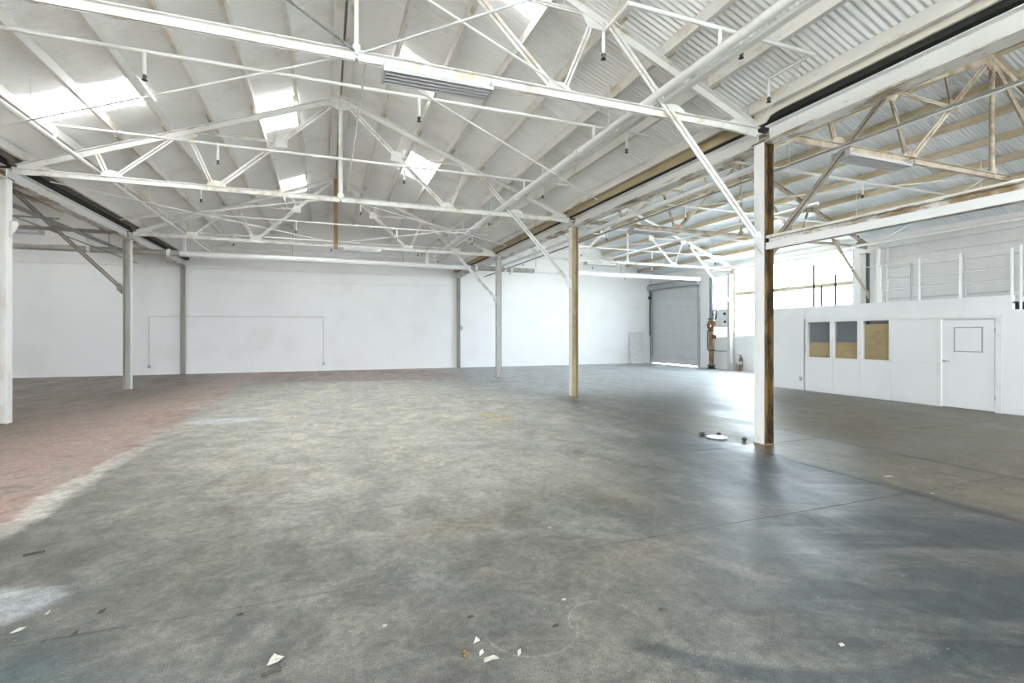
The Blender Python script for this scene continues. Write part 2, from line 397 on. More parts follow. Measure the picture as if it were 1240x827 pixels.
# roller door
d1 = struct('door_1', 'grey closed roller shutter door in the far corner')
bm = BM(); pr = []
z = .10; nz = 0
while z < DZ-.02:
    pr += [(XW+.06, z), (XW+.025, z+.018), (XW+.025, z+.055), (XW+.06, z+.073)]; z += .075
pr = [(XW+.10, pr[-1][1]), (XW+.10, .10)] + pr
obj('curtain', poly(bm, pr, 'y', DY0-.02, DY1+.02), M['door'], d1)
obj('bottom_bar', BOX(XW, XW+.09, DY0, DY1, .05, .10), M['steel'], d1)
for yy in (DY0-.14, DY1): obj('guide_rail', BOX(XW-.09, XW+.02, yy, yy+.14, 0, DZ+.05), M['steel'], d1)
obj('hood', poly(BM(), [(XW-.002, DZ-.02), (XW-.30, DZ+.05), (XW-.30, DZ+.26), (XW-.18, DZ+.38), (XW-.002, DZ+.38)], 'y', DY0-.2, YB-.01), M['steel'], d1)
obj('chain_hoist', PIPE(.03, (XW-.16, DY1+.06, 1.7), (XW-.16, DY1+.06, DZ)), M['black'], d1)
obj('chain_wheel', PIPE(.1, (XW-.22, DY1+.06, DZ-.42), (XW-.12, DY1+.06, DZ-.42)), M['black'], d1)

# ------------------------------------------------------------------ roofs
PUR = [.97, 1.83, 2.69, 3.51, 4.33, 5.15, 5.95]
SW = .9
def sheet_mesh(u0, u1, n, amp, width):       # wave across local y, slope down local x
    bm = BM(); seg = 6; V = []
    for i in range(n*seg+1):
        y = width*i/(n*seg); z = amp*math.cos(2*math.pi*i/seg)
        V.append((bm.verts.new((u0, y, z)), bm.verts.new((u1, y, z))))
    for a, b in zip(V[:-1], V[1:]): bm.faces.new((a[0], a[1], b[1], b[0]))
    return bm
SHEETS = {}
def sheet(u0, u1, n, amp, width, mat):
    key = (round(u0, 3), round(u1, 3), n, amp, width, mat)
    if key not in SHEETS:
        o = obj('roof_sheet', sheet_mesh(u0, u1, n, amp, width), M[mat], smooth=False)
        me = o.data
        for p in me.polygons: p.use_smooth = True
        bpy.data.objects.remove(o); SHEETS[key] = me
    return SHEETS[key]
ANG = math.atan(SL); CA = math.cos(ANG)
def roof(label, xa, xb, matL, matR, pmL, pmR, skyL, skyR, fineL, fineR):
    xc = (xa+xb)/2; hw = (xb-xa)/2
    root = struct('ceiling', label)
    for side, mat, pm, sky, fine_ in ((-1, matL, pmL, skyL, fineL), (1, matR, pmR, skyR, fineR)):
        # purlins in bay lengths
        for r in PUR:
            if r > hw-.25: continue
            z = ZP-SL*r
            last = r > 5.8
            for j, (p, q) in enumerate(((YF, Y1-S), (Y1-S, Y1), (Y1, Y2), (Y2, Y3), (Y3, YB))):
                obj('purlin', BOX(xc+side*r-.036, xc+side*r+.036, p+.003, q-.003, z+.012, z+.185), M[pm], root)
        for r in PUR[:-1]:
            for yt in (Y1, Y2, Y3):
                z = ZP-SL*r
                obj('cleat', poly(BM(), [(yt-.16, z+.0), (yt+.16, z+.0), (yt+.12, z+.15), (yt-.12, z+.15)], 'x', xc+side*(r+.038), xc+side*(r+.08)), M['purlin_side'], root)
        obj('ridge_purlin', BOX(xc+side*.115-.09, xc+side*.115+.09, YF, YB, ZP-.06, ZP+.12), M[pm], root)
        # corrugated sheets; local x runs down the slope
        ncol = math.ceil((YB-YF)/SW)
        for c_ in range(ncol):
            y = YF+c_*SW
            gaps = sorted([(a, b) for (a, b, p, q) in sky if p-.01 <= y+SW/2 <= q+.01])
            edges = []; cur = 0.0
            for a, b in gaps:
                edges.append((cur, a)); cur = b
                o = obj('skylight_panel', BOX((a-.01)/CA, (b+.01)/CA, -.015, SW+.015, -.02, .02), M['skylight'], root)
                o.location = (xc, y, ZR); o.rotation_euler = (0, ANG, 0) if side > 0 else (0, math.pi-ANG, 0)
                if side < 0: o.location.y = y
            outer = (side < 0 and xa == XWL) or (side > 0 and xb == XW)
            edges.append((cur, hw+.06 if outer else hw-.17))
            for a, b in edges:
                parts = [(a, b)]
                if a < 3.4 and b > 3.6: parts = [(a, 3.56), (3.48, b)]
                for p, q in parts:
                    if q-p < .05: continue
                    fn = fine_(p)
                    me = sheet(p/CA, q/CA, 16 if fn else 10, .0045 if fn else .011, SW+.02, mat)
                    o = obj('roof_sheet', me, None, root)
                    o.location = (xc, y, ZR + (.006 if p > 1 and p == 3.48 else 0)); o.rotation_euler = (0, ANG, 0)
                    if side < 0: o.scale.x = -1; o.rotation_euler = (0, -ANG, 0)
        if side < 0: pass
    obj('ridge_cap', poly(BM(), [(xc-.34, ZR-.34*SL+.02), (xc, ZR+.03), (xc+.34, ZR-.34*SL+.02), (xc, ZR+.06)], 'y', YF, YB), M[matR], root)
    return root
def yspan(k0, k1): return (YF+k0*SW, YF+k1*SW)
def col_at(y): return int((y-YF)/SW)
def sk(a, b, y, n=1):
    k0 = col_at(y); return (a, b, *yspan(k0, k0+n))
never = lambda p: False
main_sky_L = [sk(3.54, 4.30, 11.0), sk(4.36, 5.12, 11.0), sk(1.0, 1.8, 12.7, 2), sk(1.0, 1.8, 19.0, 2), sk(2.7, 3.48, 2.0, 2), sk(1.0, 1.8, -4, 3), sk(3.54, 4.3, -4, 3)]  # entries overhead and behind the viewpoint are unseen, added for light
main_sky_R = [sk(1.86, 2.66, 14.5, 2), sk(1.86, 2.66, 6.5), sk(1.0, 1.8, 10.0), sk(1.86, 2.66, 0, 2), sk(1.0, 1.8, -4, 3), sk(3.54, 4.3, -5, 3)]
side_fill_sky = [sk(1.86, 2.66, 3.0, 2), sk(1.86, 2.66, 9.5, 2), sk(1.86, 2.66, 16, 2), sk(1.86, 2.66, 22, 2), sk(1.86, 2.66, -4, 2)]  # skylights added to light the side bays, kept on barely visible slopes
roof('white corrugated roof of the main bay with timber purlins and skylights', XL, XR, 'sheet', 'sheet', 'purlin_left', 'purlin', main_sky_L, main_sky_R, lambda p: True, lambda p: p < 3.3)
roof('corrugated roof of the side bay above the office', XR, XW, 'sheet_side', 'sheet_side', 'purlin_side', 'purlin_side', side_fill_sky, [], never, never)
roof('corrugated roof of the far left bay', XWL, XL, 'sheet', 'sheet', 'purlin_side', 'purlin_side', [], side_fill_sky, never, never)

# ------------------------------------------------------------------ column rows: girders, gutters, eave boards
def row(X, which, brd, sgn):
    for i, (p, q) in enumerate(((YF, Y1-S), (Y1-S, Y1), (Y1, Y2), (Y2, Y3), (Y3, YB))):
        nm = ['behind the viewpoint', 'nearest bay', 'second bay', 'third bay', 'bay next to the end wall'][i]
        t = thing('girder', 'long painted steel girder on the %s column row, %s' % (which, nm), 'beam', (0, 0, 0), 'girders on the column rows')
        obj('beam', prof(BM(), isec(.20, .24), (X, p+.11 if i else p, 4.80), (X, q-.11 if i < 4 else q, 4.80)), M['girder'], t)
        obj('bottom_plate', BOX(X-.13, X+.13, p+.12, q-.12, 4.775, 4.798), M['girder_rust'], t)
    gt = thing('valley_gutter', 'dark sheet metal valley gutter above the %s column row' % which, 'gutter')
    obj('trough', poly(BM(), [(X-.15, 5.07), (X+.15, 5.07), (X+.19, 5.42), (X+.16, 5.42), (X+.12, 5.10), (X-.12, 5.10), (X-.16, 5.42), (X-.19, 5.42)], 'y', YF, YB), M['gutter'], gt)
    obj('lining', BOX(X-.3, X+.3, YF, YB, 5.43, 5.45), M['gutter'], gt)
    for s in (-1, 1):
        inner = (s*sgn > 0)
        pts = []
        for i, (p, q) in enumerate(((YF, Y1-S), (Y1-S, Y1), (Y1, Y2), (Y2, Y3), (Y3, YB))):
            zt, zb, zl = 5.33, 5.13, 5.045
            pl = [(p+.02, zb), (q-.45, zb), (q-.30, zb-.015), (q-.22, zl), (q-.02, zl), (q-.02, zt), (p+.02, zt)]
            if i >= 2 and brd == 'eave': pl = [(p+.02, 5.05), (q-.02, 5.05), (q-.02, zt), (p+.02, zt)]
            o = obj('eave_board', poly(BM(), pl, 'x', X+s*.205-.02, X+s*.205+.02), M['eave_brown' if i >= 2 and brd == 'eave' else brd], gt)
row(XR, 'right', 'eave', -1)
row(XL, 'left', 'eave_gap_dark', 1)

# ------------------------------------------------------------------ columns
def column(x, y, label, web, flange, top=4.80, w=.20):
    t = thing('steel_column', label, 'column', (x, y, 0), 'steel columns in two rows')
    h = w/2; tk = .014
    for s in (-1, 1):
        f = obj('flange', BOX(s*h-(tk if s > 0 else 0), s*h+(0 if s > 0 else tk), -h, h, .012, top), flange, t)
        f.data.materials.append(web)
        for p in f.data.polygons:
            if abs(p.normal.y) > .5 or p.normal.x*s < -.5: p.material_index = 1
    obj('web', BOX(-h+tk, h-tk, -.006, .006, .012, top), web, t)
    obj('base_plate', BOX(-h-.01, h+.01, -h-.01, h+.01, 0, .012), M['rust_post'], t)
    obj('cap_plate', BOX(-h-.03, h+.03, -h-.03, h+.03, top, top+.016), M['dark_steel'], t)
    return t
c1 = column(XR, Y1, 'tall white and dark rust steel column, nearest on the right', M['col_rust'], M['col_white'])
c2 = column(XR, Y2, 'white steel column with tan rusted web, second of the right row', M['col_tan'], M['col_white'])
column(XR, Y3, 'pale grey steel column, third of the right row', M['col_pale'], M['col_pale'])
column(XR, YB-.12, 'slim grey steel column with small box against the end wall', M['col_grey'], M['col_grey'], w=.16)
column(XL, Y2, 'bright white steel column cut by the left picture edge', M['col_pale'], M['col_white'])
column(XL, Y3, 'grey steel column with white inner flange in the left row', M['col_grey'], M['col_white'])
column(XL, YB-.12, 'slim grey steel column standing on red floor at the end wall', M['col_grey'], M['col_grey'], w=.16)
column(XL, Y1, 'steel column of the left row outside the view', M['col_pale'], M['col_white'])
column(XR, Y1-S, 'steel column of the right row behind the viewpoint', M['col_tan'], M['col_white'])
tag(obj('junction_box', BOX(XR+.09, XR+.21, YB-.22, YB-.10, 2.0, 2.22), M['steel_plate']), 'small grey box fixed to the slim end-wall column', 'electrical box')
pl = obj('bracket_plate', poly(BM(), [(XL+.105, 3.66), (XL+.20, 3.80), (XL+.25, 3.92), (XL+.22, 3.99), (XL+.105, 3.97)], 'y', Y2-.012, Y2+.012), M['col_pale'])
tag(pl, 'white gusset bracket left on the leftmost column without a brace', 'bracket')
# wall columns at right
for yy, lab in ((Y2, 'blue-grey steel wall column between window and siding'), (Y3, 'white steel wall column between the two bright windows')):
    column(XW-.22, yy, lab, M['riser_dark'] if yy == Y2 else M['col_white'], M['col_pale'], top=4.72)
for dy, r, m, lab in ((-.45, .07, 'pipe', 'thick white pipe standing beside the siding'), (-.75, .03, 'pipe', 'thin white pipe standing beside the siding')):
    tag(obj('vertical_pipe', PIPE(r, (XW-.18, Y2+dy, 2.62), (XW-.18, Y2+dy, 4.85)), M[m], smooth=True), lab, 'pipe')

# ------------------------------------------------------------------ trusses
def truss(xa, xb, y, label, mats, knee=(False, False), postmat=None, kneemat=None, substruts=True, pr=.045):
    xc = (xa+xb)/2; hw = (xb-xa)/2; k = hw/6.255
    t = thing('roof_truss', label, 'truss', (xc, y, 0), 'roof trusses')
    m = M[mats]
    W = lambda x, z: Vector((x*k, 0, z))
    def mem(name, a, b, prf, mm=None, dy=0, up=None, gap=.02):
        if up is None: up = (0, 0, 1) if 'chord' in name else (0, 1, 0)
        d = Vector((0, dy, 0)); return obj(name, pair(BM(), *prf[:2], a+d, b+d, prf[2], gap, up=up, flip=len(prf) > 3), mm or m, t)
    zt = lambda x: ZT-SL*abs(x)*k
    e = 6.10
    for s in (-1, 1):
        mem('bottom_chord', W(s*.02, CH+.05), W(s*e, CH+.05), (.16, .10, .012, True), gap=.034)
        mem('top_chord', W(s*.03, zt(.03)), W(s*e, zt(e)), (.17, .12, .014, True), M['girder'] if mats == 'truss' else None, up=(0, 0, 1))
        mid = (W(0, zt(0)-.06)+W(s*2.6, CH))/2
        top = W(s*3.16, zt(3.16)-.04)
        mem('web_member', W(s*.06, zt(0)-.09), W(s*2.6, CH+.02), (.11, .06, .01), dy=.0)
        mem('web_member', W(s*2.66, CH+.02), top, (.075, .05, .01))
        if not knee[0 if s < 0 else 1]:
            mem('web_member', W(s*3.25, zt(3.25)-.05), W(s*4.5, CH+.02), (.08, .05, .01))
        if s < 0 or not knee[1]: mem('web_member', W(s*4.56, CH+.02), W(s*4.78, zt(4.78)-.03), (.10, .05, .01))
        if substruts:
            mem('web_member', mid, W(s*1.52, zt(1.52)-.03), (.06, .04, .008))
            mem('web_member', mid, top, (.06, .04, .008))
            obj('gusset_plate', poly(BM(), [(mid.x-.13, mid.z-.12), (mid.x+.13, mid.z-.12), (mid.x+.13, mid.z+.10), (mid.x-.10, mid.z+.14)], 'y', -.012, .012), m, t)
        for gx in (2.6, 4.5):
            x = s*gx*k; obj('gusset_plate', poly(BM(), [(x-.22, CH-.04), (x+.22, CH-.04), (x+.17, CH+.12), (x+.06, CH+.18), (x-.06, CH+.18), (x-.17, CH+.12)], 'y', -.013, .013), m, t)
        x = s*3.18*k; zz = zt(3.18)
        obj('gusset_plate', poly(BM(), [(x-.24, zz-.05), (x-.12, zz-.22), (x+.12, zz-.22), (x+.24, zz-.09)], 'y', -.013, .013), m, t)
        ex = s*e*k
        obj('end_plate', poly(BM(), [(ex-s*.02, CH-.08), (ex-s*.62, CH-.04), (ex-s*.55, CH+.1), (ex-s*.25, zt(e)+.14), (ex-s*.02, zt(e)+.03)], 'y', -.02, .02), m, t)
        if knee[0 if s < 0 else 1]:
            kp = W(s*6.14, 3.2); kp.x = s*(hw-.13)
            mem('knee_brace', W(s*3.3, zt(3.3)-.05), kp, (.12, .06, .012), kneemat, dy=-.075)
            obj('knee_bracket', poly(BM(), [(s*(hw-.105), 3.02), (s*(hw-.26), 3.16), (s*(hw-.28), 3.34), (s*(hw-.18), 3.38), (s*(hw-.105), 3.28)], 'y', -.085, -.06), kneemat or m, t)
    pm = postmat or m
    if postmat: obj('king_post', BOX(-.07, .07, -.07, .07, CH-.1, ZT-.05), pm, t)
    else:
        obj('king_post', PIPE(pr, (0, 0, CH-.02), (0, 0, ZT-.05)), pm, t, smooth=True)
        obj('post_collar', PIPE(pr*1.7, (0, 0, CH+.02), (0, 0, CH+.14)), pm, t, smooth=True)
    obj('ridge_plate', poly(BM(), [(-.3, ZT-.2), (-.1, ZT-.32), (.1, ZT-.32), (.3, ZT-.2), (.3, ZT-.06), (0, ZT+.05), (-.3, ZT-.06)], 'y', -.015, .015), m, t)
    return t
truss(XL, XR, Y1, 'white roof truss spanning the main bay, nearest the viewpoint', 'truss', (False, True), pr=.026)
truss(XL, XR, Y2, 'white roof truss across the main bay between leftmost and second right columns', 'truss', (False, True))
truss(XL, XR, Y3, 'far white roof truss of the main bay with brown centre post', 'truss', (False, True), M['rust_post'])
truss(XR, XW, Y1, 'truss of the side bay with dark knee brace at the nearest column', 'truss_side', (True, False), None, M['dark_steel'])
truss(XR, XW, Y2, 'truss of the side bay with knee brace beside the tall window', 'truss_side', (False, True))
truss(XR, XW, Y3, 'far white truss of the side bay ending near the roller door', 'truss', (False, True))
truss(XWL, XL, Y2, 'grey truss of the left bay seen past the leftmost column', 'dark_steel', (False, True), None, M['dark_steel'])
truss(XWL, XL, Y3, 'far dark truss of the left bay with brace to the grey column', 'dark_steel', (False, True), None, M['dark_steel'])

# ------------------------------------------------------------------ pipes
def pipe_thing(name, label, cat, r, pts, mat='pipe', group=None, n=12):
    return tag(obj(name, PIPE(r, *pts, n=n), M[mat], smooth=True), label, cat, group)
def sprinkler_line(y, xa, xb, z, xs_, label, r=.026, drop=.30, mat='pipe', xc=None):
    t = thing('sprinkler_branch', label, 'pipe', (0, y, 0), 'sprinkler branch pipes')
    obj('pipe', PIPE(r, (xa, 0, z), (xb, 0, z), n=10), M[mat], t, smooth=True)
    if xc is not None:
        for x in (xc-3.4, xc+3.4): obj('hanger_rod', PIPE(.007, (x, 0, z), (x, 0, ZP-SL*3.4+.2), n=6), M[mat], t)
    for x in xs_:
        d = obj('drop_pipe', PIPE(r*.85, (x, 0, z+r), (x, 0, z-drop), n=8), M[mat], t, smooth=True)
        obj('sprinkler_head', lathe(BM(), [(.012, .0), (.03, -.02), (.018, -.05), (.035, -.075), (.01, -.085)], (x, 0, z-drop), 8), M['sprinkler'], d)
    return t
SP = [7.7, 10.97, 14.25, 17.5, 20.8, 24.1]
ord_ = ['just beyond the nearest truss', 'just before the second truss', 'just beyond the second truss', 'just before the far truss', 'above the big cross main', 'close to the end wall']
for i, (y, w) in enumerate(zip(SP, ord_)):
    sprinkler_line(y, -4.45, 5.6, 5.42, [(-2.2, 1.35, 5.1), (-1.95, 1.6, 4.9), (-2.9, .9, 4.6), (-.9, 2.3, 5.0), (-3.2, .2, 3.6), (-2.4, 1.4, 5.0)][i], 'thin white sprinkler pipe across the main bay, ' + w)
    sprinkler_line(y+.2, 7.0, 17.9, 5.28, [(8.4, 11.6, 15.0), (9.3, 12.9, 16.2), (8.8, 12.2, 15.6), (9.6, 13.0, 16.4), (8.4, 12.0, 15.4), (9.0, 12.6, 16.0)][i], 'thin white sprinkler pipe across the office-side bay, ' + w, xc=(XR+XW)/2)
t = sprinkler_line(4.7, 3.12, 5.98, 5.42, (4.75,), 'thin white sprinkler pipe overhead, nearest to the viewpoint', drop=.22)
obj('riser_nipple', PIPE(.024, (4.42, 0, 5.16), (4.42, 0, 5.43), n=8), M['pipe'], t, smooth=True)
for x, dy in ((3.15, .55), (5.95, .68)):
    a = obj('arm_pipe', PIPE(.022, (x, 0, 5.42), (x, dy, 5.42), (x, dy, 5.16), n=8), M['pipe'], t, smooth=True)
    obj('sprinkler_head', lathe(BM(), [(.012, .0), (.03, -.02), (.018, -.05), (.035, -.075), (.01, -.085)], (x, dy, 5.16), 8), M['sprinkler'], a)
for i, y in enumerate(SP[1:4]):
    sprinkler_line(y, -17.5, -7.0, 5.0, (-8.6, -11.5), 'dark sprinkler pipe across the left bay, ' + ord_[i+1], mat='pipe_dark', xc=(XL+XWL)/2)
t = thing('sprinkler_main', 'thick white sprinkler main running lengthwise under the right roof slope', 'pipe')
obj('pipe', PIPE(.058, (4.42, -3, 5.16), (4.42, 20.8, 5.16)), M['pipe'], t, smooth=True)
for y in SP[:5]:
    obj('riser_nipple', PIPE(.024, (4.42, y, 5.16), (4.42, y, 5.43), n=8), M['pipe'], t, smooth=True)
    obj('coupling', PIPE(.078, (4.42, y+.5, 5.16), (4.42, y+.62, 5.16)), M['pipe'], t, smooth=True)
for i, y in enumerate((7.2, 9.9, 13.5, 16.6, 18.5)): obj('hanger_rod', PIPE(.008, (4.42, y, 5.18), (4.42, y, 5.95), n=6), M['pipe'], t)
t = thing('cable_tray', 'white open channel running beside the thick sprinkler main', 'channel')
ch = [(-.045, 0), (.045, 0), (.045, .05), (.033, .05), (.033, .01), (-.033, .01), (-.033, .05), (-.045, .05)]
obj('tray', prof(BM(), ch, (4.60, -3, 5.10), (4.60, 18.6, 5.10)), M['girder'], t)
t = thing('sprinkler_main', 'slim white pipe running lengthwise under the left roof slope', 'pipe')
obj('pipe', PIPE(.042, (-4.45, -3, 5.15), (-4.45, 25, 5.15)), M['pipe'], t, smooth=True)
for y in SP: obj('riser_nipple', PIPE(.024, (-4.45, y, 5.15), (-4.45, y, 5.43), n=8), M['pipe'], t, smooth=True)
for y in (10.2, 16.0): obj('hanger_rod', PIPE(.008, (-4.45, y, 5.18), (-4.45, y, 5.9), n=6), M['pipe'], t)
t = thing('cross_main', 'fat white cross pipe spanning all bays in front of the end wall', 'pipe')
for a, b, m in ((-18, -4.9, 'pipe_dark'), (-4.9, 5.9, 'pipe'), (5.9, 8.9, 'pipe_dark'), (8.9, 18.3, 'pipe')):
    obj('pipe', PIPE(.105, (a, 20.9, 4.66), (b, 20.9, 4.66), n=16), M['pipe'] if m == 'pipe' else M['col_grey'], t, smooth=True)
for x in (-7.55, -4.78, -5.25, 4.0, 6.15, 7.1, 7.5, 7.8): obj('coupling', PIPE(.13, (x-.05, 20.9, 4.68), (x+.05, 20.9, 4.68), n=16), M['pipe'], t, smooth=True)
for x in (-7.55, -4.78, 4.0): obj('stub', PIPE(.08, (x, 20.9, 4.68), (x, 20.9, 5.2)), M['pipe'], t, smooth=True)
for x in (-7.0, -1.2, 3.0, 9.0, 13.5): obj('hanger_rod', PIPE(.01, (x, 20.9, 4.7), (x, 20.9, 5.7), n=6), M['pipe_dark'], t)
pipe_thing('roof_pipe', 'white pipe running lengthwise just inside the side bay by the columns', 'pipe', .055, [(7.0, 6.3, 4.66), (7.0, 20.6, 4.66)])
pipe_thing('roof_pipe', 'thin dark conduit lengthwise beside the white pipe near the columns', 'conduit', .018, [(7.2, -3, 4.56), (7.2, 23, 4.56)], 'pipe_dark', n=8)
pipe_thing('roof_pipe', 'second thin grey conduit lengthwise in the side bay', 'conduit', .02, [(7.42, -3, 4.62), (7.42, 23, 4.62)], 'girder', n=8)
pipe_thing('roof_pipe', 'white pipe running lengthwise high along the office-side wall', 'pipe', .05, [(17.9, -3, 4.95), (17.9, 20.6, 4.95)])
pipe_thing('roof_pipe', 'white pipe running lengthwise under the side bay ridge', 'pipe', .045, [(11.6, 9, 5.05), (11.6, 20.6, 5.05)])
pipe_thing('roof_pipe', 'dark pipe lengthwise in the left bay beside the columns', 'pipe', .05, [(-6.5, -3, 4.62), (-6.5, 20.6, 4.62)], 'pipe_dark')
pipe_thing('roof_pipe', 'thin dark conduit lengthwise in the left bay', 'conduit', .02, [(-6.8, -3, 4.5), (-6.8, 23, 4.5)], 'pipe_dark', n=8)
# horizontal strut at the nearest column
t = thing('steel_strut', 'rust-streaked white beam running from the nearest column toward the viewer', 'beam')
obj('beam', prof(BM(), isec(.15, .19), (XR, -.49, 3.10), (XR, Y1-.105, 3.10)), M['girder_rust'], t)
obj('top_plate', BOX(XR-.08, XR+.08, -.48, Y1-.11, 3.292, 3.312), M['girder'], t)
obj('side_plate', BOX(XR-.095, XR-.08, -.48, Y1-.12, 3.09, 3.20), M['girder'], t)
# thin bracing rods in the plane of the bottom chords
RODS = [((.30, 5.98, 5.02), (-4.6, .9, 5.02), 'dark bracing rod rising toward the viewer left of the ridge', 'pipe_dark'),
        ((.42, 5.98, 5.02), (5.6, .6, 5.02), 'grey bracing rod from nearest truss centre toward the viewer', 'fixture'),
        ((.25, 6.15, 5.03), (-5.5, 10.7, 5.03), 'thin white bracing rod from nearest truss centre to the left eave', 'pipe'),
        ((.45, 6.15, 5.03), (6.2, 10.6, 5.03), 'thin white bracing rod from nearest truss centre to the right eave', 'pipe'),
        ((-.7, 4.0, 5.06), (4.1, 6.6, 5.06), 'thin white rod crossing below the right roof slope', 'pipe'),
        ((.46, 6.12, 5.09), (.46, 12.5, 5.09), 'white tie rod joining the centres of first and second truss', 'truss'),
        ((.25, 12.7, 5.03), (-5.5, 17.2, 5.03), 'thin bracing rod from second truss centre to the left eave', 'pipe'),
        ((.45, 12.7, 5.03), (6.2, 17.2, 5.03), 'thin bracing rod from second truss centre to the right eave', 'pipe'),
        ((.45, 19.0, 5.066), (5.6, 13.6, 5.066), 'thin bracing rod from far truss centre toward the right columns', 'pipe'),
        ((.25, 19.0, 5.066), (-5.6, 13.6, 5.066), 'thin bracing rod from far truss centre toward the left columns', 'pipe'),
        ((12.6, 6.2, 4.99), (7.0, 11.8, 4.99), 'thin rod crossing the side bay roof beside the nearest column', 'pipe'),
        ((12.8, 6.2, 4.99), (18.2, 11.8, 4.99), 'thin rod crossing the side bay above the office', 'pipe'),
        ((12.6, 12.8, 4.99), (7.0, 18.6, 4.99), 'thin rod crossing the far side bay roof', 'pipe')]
for a, b, lab, m in RODS: tag(obj('bracing_rod', PIPE(.014, a, b, n=8), M[m], smooth=True), lab, 'rod', 'bracing rods between trusses')
HW = [((5.65, 4.9, 6.0), (6.2, 5.75, 5.0))]
pipe_thing('hanger_wire', 'thin white hanger wire slanting down to the nearest column head', 'wire', .008, [(5.9, 4.3, 5.75), (6.25, 5.75, 5.06)], n=6)

# ------------------------------------------------------------------ light fixtures
def fixture(x0, x1, y, z, label):
    t = thing('light_fixture', label, 'light', ((x0+x1)/2, y, 0), 'unlit fluorescent fixtures under the trusses')
    L = (x1-x0)/2; w = .17
    obj('housing', poly(BM(), [(-.05, z), (.05, z), (w, z-.09), (w, z-.10), (.05, z-.012), (-.05, z-.012), (-w, z-.10), (-w, z-.09)], 'x', -L, L), M['fixture'], t)
    for j in range(4):
        yy = -.12+.08*j
        obj('tube', PIPE(.019, (-L+.03, yy, z-.065), (L-.03, yy, z-.065), n=8), M['tube'], t, smooth=True)
    for j in range(5):
        yy = -.16+.08*j
        obj('louvre', BOX(-L, L, yy-.006, yy+.006, z-.115, z-.075), M['fixture'], t)
    for s in (-1, 1): obj('end_plate', BOX(s*L-.012, s*L+.012, -w, w, z-.12, z), M['fixture'], t)
    return t
fixture(.64, 1.95, Y1, CH-.06, 'ribbed grey fluorescent fixture under the nearest truss')
fixture(8.35, 9.95, Y1, CH-.06, 'fluorescent fixture hanging under the side bay truss beyond the nearest column')
fixture(8.5, 9.95, Y2, CH-.06, 'fluorescent fixture under the side bay truss right of the second column')
fixture(.6, 1.9, Y3, CH-.06, 'small fluorescent fixture under the far truss right of its brown post')
fixture(-9.4, -8.1, Y3, CH-.06, 'dark-looking fixture under the left bay truss')
fixture(10.6, 12.1, Y3, CH-.06, 'bright white fixture under the far side bay truss')

# ------------------------------------------------------------------ conduits on the end wall
pipe_thing('wall_conduit', 'thin grey conduit loop framing a rectangle low on the end wall', 'conduit', .014, [(-7.2, YB-.02, .45), (-7.2, YB-.02, 2.55), (-.1, YB-.02, 2.6), (-.1, YB-.02, .4)], 'col_pale', n=8)
for x, z, lab in ((-7.2, .36, 'dark outlet box at the left foot of the conduit loop'), (-.1, .34, 'small outlet box at the right foot of the conduit loop')):
    t = thing('outlet_box', lab, 'electrical box', (x, YB, z))
    obj('box', BOX(-.05, .05, -.05, 0, -.07, .07), M['steel'], t); obj('cover', BOX(-.04, .04, -.056, -.05, -.06, .06), M['steel_plate'], t)
pipe_thing('wall_conduit', 'thin pale conduit running straight across the end wall high up', 'conduit', .016, [(-12, YB-.02, 4.72), (XR-.2, YB-.02, 4.78)], 'trim', n=8)
pipe_thing('wall_conduit', 'second thin conduit across the end wall under the cross pipe', 'conduit', .012, [(-5.5, YB-.02, 4.25), (XR-.2, YB-.02, 4.3)], 'trim', n=8)

# ------------------------------------------------------------------ office enclosure
XO = 14.07; OT = 2.62
of = struct('wall_office', 'white boarded office partition with windows and door')
holes = [(10.55, 11.27, 1.06, 2.13), (9.73, 10.42, 1.06, 2.13), (8.88, 9.58, 1.06, 2.13), (6.64, 7.68, 0, 2.11)]
obj('wall_board', rect_wall('x', XO, XO+.1, 6.34, 12.9, 0, OT, holes), M['office'], of)
obj('wall_board', rect_wall('x', XO, XO+.1, -4, 6.34, 0, 2.30, []), M['office'], of)
obj('wall_board', BOX(XO+.1, XW-.06, 12.8, 12.9, 0, OT), M['office'], of)
obj('office_roof', BOX(XO+.1, XW-.06, 6.34, 12.8, OT-.14, OT-.01), M['siding'], of)
obj('office_roof', BOX(XO+.1, XW-.06, -4, 6.34, 2.16, 2.29), M['siding'], of)
obj('step_board', BOX(XO-.02, XO+.1, 6.34, 6.50, 2.44, 2.47), M['trim'], of)
for y in (11.36,): obj('corner_batten', BOX(XO-.022, XO, y-.02, y+.02, 0, 2.24), M['steel_plate'], of)
obj('head_trim', BOX(XO-.03, XO, 6.5, 11.34, 2.15, 2.21), M['trim'], of)
for y in (11.31, 10.485, 9.655, 8.83, 7.72): obj('mullion', BOX(XO-.022, XO+.06, y-.045, y+.045, 1.06, 2.15), M['trim'], of)
obj('sill', BOX(XO-.028, XO+.05, 8.80, 11.34, 1.0, 1.06), M['trim'], of)
obj('sill', BOX(XO-.020, XO, 7.76, 8.80, 1.02, 1.06), M['trim'], of)
for a, b in ((10.46, 11.34), (9.66, 10.45), (8.84, 9.65), (7.75, 8.83)): obj('lower_panel', BOX(XO-.014, XO, a, b, .02, 1.0), M['office'], of)
obj('upper_panel', BOX(XO-.010, XO, 7.77, 8.78, 1.07, 2.14), M['office'], of)
obj('upper_panel', BOX(XO-.012, XO, 11.40, 12.88, .02, 2.58), M['office'], of)
obj('upper_panel', BOX(XO-.006, XO, 6.36, 11.34, 2.23, 2.60), M['office'], of)
obj('side_panel', BOX(XO-.012, XO, -4, 6.5, .02, 2.28), M['office'], of)
for y in (6.57, 7.72): obj('door_frame', BOX(XO-.03, XO+.02, y-.05, y+.05, 0, 2.15), M['trim'], of)
